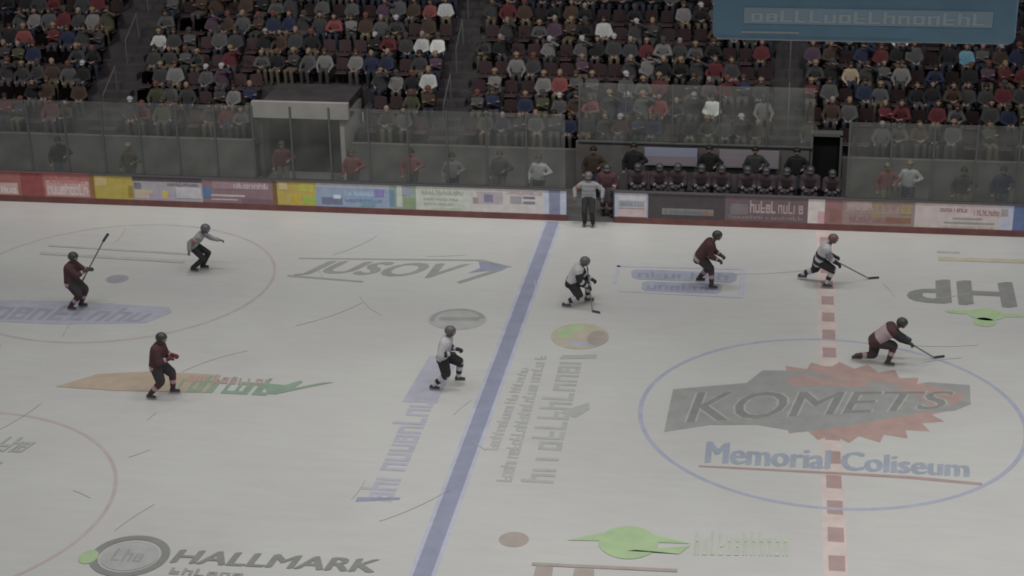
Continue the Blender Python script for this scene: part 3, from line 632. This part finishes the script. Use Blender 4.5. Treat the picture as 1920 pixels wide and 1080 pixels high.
    bmesh.ops.solidify(bm, geom=bm.faces[:], thickness=.003)
    bmobj('visor', bm, m_visor, he)
    bm = bmesh.new(); tube(bm, [c+s*.1-f*.0-u*.03, c+s*.06+f*.04-u*.1, c+f*.055-u*.117, c-s*.06+f*.04-u*.1, c-s*.1-u*.03], .005, 6); bmobj('chin_strap', bm, m_tape, he)
    if 'num' in kit:
        pass
    return t
def stick(P0, heel, toe, label, butt=.12):
    """P0 = top hand, heel = where blade meets shaft, toe = end of blade (world)"""
    P0, heel, toe = V(P0), V(heel), V(toe); d = (heel-P0).normalized()
    t = empty('hockey_stick', tuple(heel)); tag(t, label, 'hockey stick')
    a = P0-d*butt-heel
    bm = bmesh.new(); beam(bm, a, V((0, 0, 0)), .024, .032); bmobj('shaft', bm, m_shaft, t)
    bm = bmesh.new(); beam(bm, a-d*.01, a+d*.12, .03, .038); bmobj('grip_tape', bm, m_tape, t)
    bm = bmesh.new(); tv = toe-heel; n = tv.cross(V((0, 0, 1))).normalized()
    p = [V((0, 0, .0)), tv*.5+n*.012, tv+n*.035]
    for q, r in zip(p, p[1:]): beam(bm, q, r, .012, .07)
    bmobj('blade', bm, m_tape, t, 'dark taped blade')
    return t

MAR = dict(jm=[c_maroon, c_pink, c_black, c_dred], torso=[(-.13, -.03, 1)], sleeve=[(.55, .75, 1)], pants=[c_dk], sm=[c_maroon, c_pink], sockb=[(.35, .6)], glove=[m_boot], helmet=m_helb)
WHI = dict(jm=[c_white, c_black, c_grey], torso=[(-.17, -.09, 1)], sleeve=[(.3, .6, 1)], pants=[c_black], sm=[c_white, c_black], sockb=[(.05, .22), (.5, .72)], glove=[c_black], helmet=m_helg)
OFF = dict(official=True, jm=[c_lg, c_grey, c_orange], pants=[c_black], helmet=m_helg)

# 1 far left, maroon, stick raised
J = joints((-.06, 0, .88), (.0, 0, 1.36), (.09, 0, 1.55), [(.42, -.08, 1.2), (.44, .16, 1.16)], [(-.12, -.12, 0), (.1, .14, 0)], kpole=(1, 0, .2))
skater('p', J, (-20.78, 4.42, 0), MAR, 'maroon-clad player skating over the faded blue band with a raised stick')
stick((-20.36, 4.42, 1.10), (-19.86, 4.62, 1.98), (-19.72, 4.7, 2.2), 'hockey stick pointing up, held by the leftmost player', .25)
# 2 official far left
J = joints((-.08, 0, .80), (.2, 0, 1.17), (.33, 0, 1.31), [(-.12, -.34, .72), (.66, .22, .9)], [(-.12, -.12, 0), (.1, .14, 0)], look=(1, 0, -.25), kpole=(1, 0, .1), elpole=[(-.9, -.3, .1), (0, .5, -.8)])
skater('p', J, (-18.25, 7.62, 0), OFF, 'official in grey shirt, orange armband and black trousers, one arm reaching forward')
# 3 left, maroon
K = dict(MAR); K['jm'] = [c_maroon, c_pink, c_black, c_dred]; K['upper'] = 0
J = joints((-.08, 0, .92), (.02, 0, 1.40), (.12, 0, 1.58), [(.30, -.14, 1.1), (.34, .12, 1.08)], [(-.26, -.22, 0), (.22, .18, 0)], kpole=(1, 0, .1))
K['glove'] = [c_dred]
skater('p', J, (-16.5, -.76, 0), K, 'maroon-clad player with pale hem stripe skating across the orange lettering')
# 4 middle, white
J = joints((-.05, 0, .89), (.06, 0, 1.35), (.16, 0, 1.53), [(.2, -.24, 1.04), (.30, .14, 1.0)], [(-.3, -.2, 0), (.28, .2, .08)], kpole=(1, 0, .1))
skater('p', J, (-9.52, .55, 0), WHI, 'player in white jersey and black pants left of the blue line')
# 5 crouching white right of blue line
J = joints((-.16, 0, .74), (.08, 0, 1.14), (.22, 0, 1.28), [(.32, -.18, .62), (.40, .16, .7)], [(-.32, -.24, 0), (.26, .22, 0)], look=(1, 0, -.25), kpole=(1, 0, 0))
K = dict(WHI); K['upper'] = 1; K['torso'] = [(-.3, -.03, 1)]
skater('p', J, (-6.85, 6.25, 0), K, 'crouching player in white jersey with black sleeves right of the blue line')
stick((-6.50, 6.1, .66), (-6.38, 5.75, .03), (-6.15, 5.7, .03), 'hockey stick held low by the crouching player in white', .5)
# 6 maroon
J = joints((-.24, 0, .92), (.08, 0, 1.35), (.24, 0, 1.53), [(.30, -.16, .86), (.36, .12, .9)], [(.12, -.22, 0), (-.26, .2, .04)], kpole=(1, 0, 0.1))
skater('p', J, (-3.32, 8.0, 0), MAR, 'maroon-clad player leaning forward over the framed blue advert')
# 7 white striped
J = joints((-.1, 0, .80), (.12, 0, 1.22), (.27, 0, 1.40), [(.42, -.14, .72), (.36, .2, .80)], [(.12, -.2, 0), (-.58, .38, .03)], look=(1, 0, -.2), kpole=(1, 0, 0))
K = dict(WHI); K['torso'] = [(-.13, -.03, 1), (.07, .17, 1)]; K['helmet'] = m_helr; K['upper'] = 2; K['sleeve'] = [(.35, .9, 1)]
skater('p', J, (-.12, 8.42, 0), K, 'player in white jersey with black hoops and dark red helmet, stick held out')
stick((.26, 8.42, .74), (1.22, 9.0, .03), (1.5, 9.12, .03), 'hockey stick reaching right from the player with black hoops', .15)
# 8 dark, lunging
J = joints((-.12, 0, .68), (.30, 0, 1.03), (.50, 0, 1.14), [(.84, -.1, .56), (.66, .2, .66)], [(.2, -.14, 0), (-.62, .08, .03)], look=(1, 0, -.3), kpole=(1, 0, 0), elpole=[(0, -.4, -.8), (0, .5, -.8)])
K = dict(MAR); K['torso'] = [(.06, .42, 1)]; K['upper'] = 2; K['sleeve'] = [(0, 1, 2)]
skater('p', J, (1.3, 3.2, 0), K, 'dark-clad player with pale back lunging forward above the centre emblem')
stick((2.16, 3.16, .54), (2.7, 3.66, .03), (2.95, 3.8, .03), 'hockey stick reaching right from the lunging dark player', .15)
# 9 official at the boards by the blue line
J = joints((0, 0, .98), (.02, 0, 1.46), (.04, 0, 1.64), [(.1, -.42, .95), (.1, .42, .95)], [(0, -.13, 0), (.02, .13, 0)], ankle=.13, elpole=[(-.3, -1, 0), (-.3, 1, 0)])
skater('p', J, (-7.22, 12.55, 0), OFF, 'official in a grey shirt standing against the boards at the open bench gate', -math.pi/2)
K = dict(MAR); K['torso'] = []
J = joints((0, 0, .95), (.05, 0, 1.4), (.1, 0, 1.58), [(.25, -.2, .95), (.3, .2, 1.0)], [(-.05, -.13, 0), (.1, .13, 0)])
skater('p', J, (-6.75, 13.6, 0), K, 'dark clad player standing inside the open bench gate', -math.pi/2)

# ------------------------------------------------------------------ seated prototypes (facing +x, seat top 0.44)
def seated(kind):
    sp = {'lap': ([(.32, -.1, .64), (.32, .1, .64)], .0), 'fold': ([(.22, .1, .88), (.24, -.08, .84)], -.03), 'lean': ([(.46, -.1, .72), (.46, .08, .74)], .2),
          'raise': ([(.3, -.12, .68), (.26, .12, 1.18)], 0), 'wide': ([(.38, -.2, .6), (.38, .2, .6)], .06)}[kind]
    ln = sp[1]
    return joints((0, 0, .56), (ln*.8-.04, 0, 1.02-abs(ln)*.1), (ln+.0, 0, 1.2-abs(ln)*.15), sp[0], [(.42, -.13, 0), (.42, .13, 0)], look=(1, .08, -.2), ankle=.09, kpole=(1, 0, 1), elpole=[(-.2, -.8, -.5), (-.2, .8, -.5)], shw=.17)
def standing():
    return joints((0, 0, .93), (.0, 0, 1.42), (.04, 0, 1.6), [(.12, -.3, .85), (.18, .22, 1.1)], [(0, -.12, 0), (.03, .12, 0)], look=(1, 0, -.2), ankle=.08, elpole=[(-.5, -.5, 0), (-.5, .5, 0)], shw=.18)
def civ_meshes(J, long_=False, pad=1):
    pel, neck, side = J['pel'], J['neck'], J['side']; up = (neck-pel).normalized(); mid = pel.lerp(neck, .5); ch = pel.lerp(neck, .8)
    out_ = {}
    me = figure(J, .02); out_['body'] = me
    H = [[(pel+side*.1, .135*pad), (pel-side*.1, .135*pad), (mid+side*.08, .135*pad), (mid-side*.08, .135*pad)], [(mid+side*.08, .135*pad), (mid-side*.08, .135*pad), (ch+side*.12, .12*pad), (ch-side*.12, .12*pad), (neck-up*.03, .085)]]
    for i, sg in ((0, -1), (1, 1)):
        H += [[(ch+side*.1*sg, .11*pad), (J['sh'][i], .085*pad)], [(J['sh'][i], .085*pad), (J['el'][i], .067*pad)], [(J['el'][i], .067*pad), (J['el'][i].lerp(J['ha'][i], .9), .047)]]
    out_['jacket'] = fuse('jacket', H, .026, 2)
    H = [[(pel+side*.08, .125), (pel-side*.08, .125)]]
    for i in (0, 1): H += [[(J['hip'][i], .115), (J['kn'][i], .08)], [(J['kn'][i], .08), (J['an'][i], .062)]]
    out_['trousers'] = fuse('trousers', H, .026, 2)
    H = []
    out_['shoe'] = []
    for i in (0, 1):
        an, td = J['an'][i], J['toe'][i]
        out_['shoe'].append(fuse('shoe', [[(an-V((0, 0, .03))-td*.02, .045), (an-V((0, 0, .055))-td*.05, .034), (an-V((0, 0, .055))+td*.16, .033)]], .016, 1))
    def shell(bm, extra=None):
        me = bpy.data.meshes.new('hair'); bm.to_mesh(me); bm.free()
        for p in me.polygons: p.use_smooth = True
        return me
    f, u, h = J['f'], J['u'], J['head']; s = f.cross(u)
    def small(bm):
        return bm
    d0 = dome(h, f, u, (.118, .103, .108), lambda c: .25 if c.x > .4 else -.45, .01); out_['hair'] = shell(d0)
    out_['hair_long'] = fuse('hair', [[(h+u*.05-f*.03, .095), (h-u*.0-f*.06, .09)], [(h-f*.06, .085), (h-f*.08-u*.14+s*.04, .05), (h-f*.08-u*.14-s*.04, .05)]], .02, 1)
    bm = dome(h, f, u, (.12, .106, .112), lambda c: .18, .01)
    vs = []
    for k in range(9):
        a = math.radians(-60+15*k); 
        vs.append((bm.verts.new(h+f*(.1*math.cos(a))+s*.1*math.sin(a)+u*.045), bm.verts.new(h+f*(.1*math.cos(a)+.085*math.cos(a*1.3))+s*.09*math.sin(a)+u*.03)))
    for a, c in zip(vs, vs[1:]): bm.faces.new((a[0], c[0], c[1], a[1]))
    out_['cap'] = shell(bm)
    return out_
PRO = {k: civ_meshes(seated(k)) for k in ('lap', 'fold', 'lean', 'raise', 'wide')}
PRO['stand'] = civ_meshes(standing())
for P_ in PRO.values():
    for n_, me in P_.items():
        for q in (me if isinstance(me, list) else [me]):
            q.materials.clear()
            for m in (SK if n_ == 'body' else [c_dk]): q.materials.append(m)
def cc(n, c): return n, cloth('coat_'+n.replace(' ', '_'), tuple(v*1.0 for v in c))
COATS = [cc('black', (.02, .02, .022)), cc('charcoal', (.045, .043, .045)), cc('dark brown', (.055, .038, .03)), cc('maroon', (.09, .025, .03)), cc('navy', (.025, .03, .055)), cc('dark grey', (.075, .073, .075)),
         cc('olive', (.06, .06, .04)), cc('mid grey', (.15, .145, .145)), cc('dusty red', (.17, .055, .055)), cc('plum', (.07, .045, .065))]
LIGHTC = [cc('white', (.55, .54, .53)), cc('pale grey', (.36, .36, .36)), cc('tan', (.32, .25, .18)), cc('light blue', (.12, .25, .33))]
COATD = dict(COATS+LIGHTC)
TROU = [cloth('jeans', (.03, .035, .05)), c_dk, c_black, cloth('khaki', (.10, .085, .06))]
HAIR = [('dark hair', mat('hair_dark', (.015, .011, .009), .6)), ('brown hair', mat('hair_brown', (.05, .03, .018), .6)), ('fair hair', mat('hair_fair', (.19, .13, .075), .6)), ('grey hair', mat('hair_grey', (.2, .19, .18), .6))]
CAPS = [('black cap', c_black), ('rust cap', cloth('rust', (.12, .05, .04))), ('grey cap', c_grey)]
def copyobj(name, me, mats, parent):
    o = bpy.data.objects.new(name, me); C.objects.link(o); o.parent = parent
    for i, m in enumerate(mats):
        if me.materials[i] is not m:
            o.material_slots[i].link = 'OBJECT'; o.material_slots[i].material = m
    return o
def spectator(kind, P, rz, coat, head, label, group, sc=1.0):
    t = empty('person', P, rz); t.scale = (sc,)*3; M = PRO[kind]
    copyobj('body', M['body'], SK, t); copyobj('jacket', M['jacket'], [coat], t); copyobj('trousers', M['trousers'], [random.choice(TROU)], t)
    for q in M['shoe']: copyobj('shoe', q, [m_boot], t)
    hk, hm = head
    copyobj('cap' if hk == 'cap' else 'hair', M['cap' if hk == 'cap' else hk], [hm], t)
    return tag(t, label, 'person', group)
# seats
sm_ = mat('seat_plastic', (.055, .032, .035), .5, .3); sm2 = mat('seat_bracket', (.05, .05, .05), .5)
def seat_meshes():
    def mk(lst, bev, m):
        o = boxes('t', lst, m); o.modifiers.new('b', 'BEVEL').width = bev; me = bpy.data.meshes.new_from_object(o.evaluated_get(bpy.context.evaluated_depsgraph_get()))
        bpy.data.objects.remove(o); return me
    a = mk([(-.21, .2, -.21, .21, .40, .44)], .015, sm_)
    bm = bmesh.new(); rs = []
    for k in range(9):
        v = (k/8-.5)*2; rs.append([bm.verts.new((-.23-.02*(1-v*v)-.06*zz, .22*v, .46+.42*zz-(.04*v*v if zz else 0))) for zz in (0, 1)])
    for p, q in zip(rs, rs[1:]): bm.faces.new((p[0], q[0], q[1], p[1]))
    bmesh.ops.solidify(bm, geom=bm.faces[:], thickness=.025); me = bpy.data.meshes.new('backrest'); bm.to_mesh(me); bm.free(); me.materials.append(sm_)
    c = mk([(-.25, -.2, -.03, .03, 0, .5), (-.22, .1, -.02, .02, .33, .4)], .005, sm2)
    return a, me, c
SE = seat_meshes()
AISLES = [-24.5, -12.6, -1.2]
cells = []
for r in range(NR):
    x = -33.5+.1*(r % 2); 
    while x < 9.5:
        inv = any(abs(x-a) < .62 for a in AISLES) or (r < 3 and TX0-.35 < x < TX1+.35) or (r == 0 and -.9 < x < .9 and False)
        if not inv: cells.append((r, x))
        x += .56
def vis(r, x):  # inside the camera's view of that row
    d = V((x, R0Y+DY*r+.5, R0Z+DZ*r+.8))-V((-1.5338, -39.4981, 19.3374)); z = d.dot(Fv)
    u = 960+3357.08*d.dot(R2)/z; v = 540-3357.08*d.dot(U2)/z
    return -12 < u < 1932 and v > -38
cells = [c for c in cells if vis(*c)]
bright = {}
BR = [(-26.0, 7, 'white'), (-23.0, 7, 'pale grey'), (-21.3, 9, 'white'), (-14.0, 4, 'pale grey'), (-13.6, 4, 'white'), (-12.9, 6, 'pale grey'), (-14.0, 7, 'tan'), (-7.1, 8, 'white'), (-7.6, 5, 'pale grey'), (2.3, 5, 'white'), (4.3, 5, 'light blue'),
      (4.3, 4, 'light blue'), (-24, 4, 'pale grey'), (-10.4, 9, 'pale grey'), (-13.3, 2, 'pale grey'), (-3.9, 1, 'white'), (.8, 3, 'tan'), (-26, 5, 'mid grey'), (-19.6, 7, 'pale grey'), (-20.2, 7, 'white')]
for bx, br, bn in BR:
    br = min(br, max(c[0] for c in cells))
    c = min((c for c in cells if c[0] == br), key=lambda c: abs(c[1]-bx)); bright[c] = bn
cells.sort()
occ = [c for c in cells if c in bright or random.random() < .74]
occset = set(occ[:296]); rest = occ[296:]
seats_i = cells[:300]; seats_r = cells[300:]
cnt = {}
for r, x in seats_i:
    t = empty('stadium_seat', (x, R0Y+DY*r+.58, R0Z+DZ*r), -math.pi/2)
    for nm, me in zip(('seat', 'backrest', 'bracket'), SE):
        o = bpy.data.objects.new(nm, me); C.objects.link(o); o.parent = t
    k = cnt.get(r, 0); cnt[r] = k+1
    tag(t, 'dark red plastic seat, %s from left in the %s row of the stand' % (nth(k), nth(r)), 'seat', 'seats in the stand')
bm = bmesh.new()
def addmesh(bm, me, M, mi):
    n0 = len(bm.faces); bm.from_mesh(me); bm.faces.ensure_lookup_table(); bm.verts.ensure_lookup_table()
    new = bm.faces[n0:]; vs = {v for f in new for v in f.verts}
    for v in vs: v.co = M @ v.co
    for f in new: f.material_index = mi
for r, x in seats_r:
    M = Matrix.Translation((x, R0Y+DY*r+.58, R0Z+DZ*r)) @ Matrix.Rotation(-math.pi/2, 4, 'Z')
    addmesh(bm, SE[0], M, 0); addmesh(bm, SE[1], M, 0)
o = bmobj('seat_rows', bm, [sm_]); o['kind'] = 'stuff'; tag(o, 'dark red seats filling the upper rows of the stand', 'seats')
cnt = {}
for r, x in sorted(occset):
    if (r, x) in bright: cn = bright[(r, x)]
    else: cn = random.choices([c[0] for c in COATS], [5, 5, 3, 2, 2, 4, 1.5, 1.6, .8, 1])[0]
    kind = random.choice(['lap', 'fold', 'lean', 'wide', 'lap', 'raise']); q = random.random()
    if q < .42: hn, hm = random.choice(HAIR[:3]); hk = 'hair'
    elif q < .68: hn, hm = random.choice(HAIR); hk = 'hair_long'; hn = 'long '+hn
    elif q < .74: hn, hm = HAIR[3]; hk = 'hair'
    else: hn, hm = random.choice(CAPS); hk = 'cap'
    k = cnt.get(r, 0); cnt[r] = k+1
    lab = 'person seated, %s coat, %s, %s from left in %s row' % (cn, hn, nth(k), nth(r))
    spectator(kind, (x+random.uniform(-.03, .03), R0Y+DY*r+.60, R0Z+DZ*r), -math.pi/2+random.uniform(-.3, .3), COATD[cn], (hk, hm), lab, 'spectators in the stand', random.uniform(.92, 1.04))
# upper rows as one crowd
bm = bmesh.new(); cm = [c[1] for c in COATS]+[c[1] for c in LIGHTC]+[m_skin, HAIR[0][1], HAIR[1][1], c_black, TROU[0]]
names = [c[0] for c in COATS+LIGHTC]
def decim(me, ratio):
    o = bpy.data.objects.new('t', me); C.objects.link(o); md = o.modifiers.new('d', 'DECIMATE'); md.ratio = ratio
    out_ = bpy.data.meshes.new_from_object(o.evaluated_get(bpy.context.evaluated_depsgraph_get())); bpy.data.objects.remove(o); return out_
LOW = {k: {n_: decim(PRO[k][n_], .12 if n_ == 'body' else .3) for n_ in ('body', 'jacket', 'trousers', 'hair', 'cap')} for k in ('lap', 'fold', 'lean')}
for r, x in rest:
    M = Matrix.Translation((x, R0Y+DY*r+.60, R0Z+DZ*r)) @ Matrix.Rotation(-math.pi/2+random.uniform(-.3, .3), 4, 'Z')
    cn = bright.get((r, x)) or random.choices([c[0] for c in COATS], [5, 5, 3, 2, 2, 4, 1.5, 1.6, .8, 1])[0]; L_ = LOW[random.choice(('lap', 'fold', 'lean'))]
    addmesh(bm, L_['body'], M, len(names)); addmesh(bm, L_['jacket'], M, names.index(cn)); addmesh(bm, L_['trousers'], M, len(names)+4)
    addmesh(bm, L_[random.choice(('hair', 'cap'))], M, len(names)+random.choice((1, 2, 3)))
o = bmobj('crowd', bm, cm, smooth=True); o['kind'] = 'stuff'; tag(o, 'crowd of seated people in dark coats filling the upper rows', 'crowd')
# aisle steps and rails
for ai, a in enumerate(AISLES):
    t = empty('aisle_stair', (a, R0Y, R0Z)); tag(t, 'concrete aisle stair with a centre handrail, %s' % ['leftmost in the stand', 'second from the left in the stand', 'behind the right end of the bench'][ai], 'stair', 'aisle stairs')
    boxes('step', [(-.5, .5, DY*r-DY*.5, DY*r, DZ*(r-1), DZ*(r-1)+DZ/2) for r in range(1, NR-1)], m_concd, t)
    for r in range(1, NR-2, 3):
        bm = bmesh.new(); tube(bm, [(0, DY*r+.1, DZ*r), (0, DY*r+.1, DZ*r+.85), (0, DY*(r+1.6)+.1, DZ*(r+1.6)+.85), (0, DY*(r+1.6)+.1, DZ*(r+1.0))], .022, 6)
        bmobj('handrail', bm, m_metal, t)

# people standing on the walkway behind the glass
WALK = [(-25.2, 14.6, 'black', 'near the left edge behind the red boards'), (-22.6, 14.2, 'olive', 'behind the left yellow board'), (-17.6, 14.9, 'maroon', 'in front of the tunnel opening'), (-15.1, 14.3, 'dusty red', 'behind the light blue board'),
        (-13.2, 14.5, 'dusty red', 'behind the striped green board'), (-11.8, 14.2, 'mid grey', 'behind the pale green lettered board'), (-10.3, 14.6, 'charcoal', 'behind the pale board left of the blue line'), (-9.0, 14.3, 'pale grey', 'beside the blue line stripe'),
        (1.9, 14.5, 'dusty red', 'behind the mottled brown board'), (2.6, 14.8, 'pale grey', 'beside one in red behind the mottled board'), (4.2, 14.3, 'charcoal', 'behind the pinkish white board'), (5.4, 14.5, 'navy', 'near the right edge behind the glass')]
for x, y, cn, w_ in WALK:
    hn, hm = random.choice(HAIR[:3])
    spectator('stand', (x, y, 0), -math.pi/2+random.uniform(-.4, .4), COATD[cn], ('hair', hm), 'person standing in a %s coat, %s' % (cn, w_), 'people standing behind the boards')
# bench: seated players and standing coaches
bj = joints((0, 0, .66), (.12, 0, 1.13), (.2, 0, 1.31), [(.45, -.12, .78), (.45, .12, .8)], [(.42, -.15, 0), (.42, .15, 0)], look=(1, 0, -.2), kpole=(1, 0, 1))
K = dict(MAR); K['torso'] = []; K['jm'] = [cloth('bench', cl(54, 46, 49)), c_pink, c_black, c_dred]; K['sleeve'] = [(.6, .72, 1)]
proto = skater('p', bj, (0, 0, 0), K, 'x')
def copytree(o, parent=None):
    c = o.copy(); C.objects.link(c); c.parent = parent
    for ch in o.children: copytree(ch, c)
    return c
bx = [-5.85, -5.2, -4.55, -3.85, -3.2, -2.45, -1.8, -1.15, -.45, .2]
for i, x in enumerate(bx):
    o = proto if i == 0 else copytree(proto)
    o.location = (x, 14.35+random.uniform(-.04, .05), .15); o.scale = (random.uniform(.94, 1.04),)*3; o.rotation_euler = (0, 0, -math.pi/2+random.uniform(-.25, .25))
    tag(o, 'player in dark uniform sitting on the team bench, %s from the left' % nth(i), 'person', 'players on the bench')
for x, cn, w_ in ((-7.35, 'dark brown', 'left of the open gate'), (-6.05, 'black', 'left of the pale blue wall sign'), (-3.65, 'black', 'between the two wall signs'), (-2.2, 'charcoal', 'before the dull grey wall sign'), (-.9, 'black', 'next to the black doorway')):
    spectator('stand', (x, 15.15, .15 if x > -7 else 0), -math.pi/2, COATD[cn], ('hair', HAIR[0][1]), 'coach in %s suit behind the bench, %s' % (cn, w_), 'coaches behind the bench', 1.03)
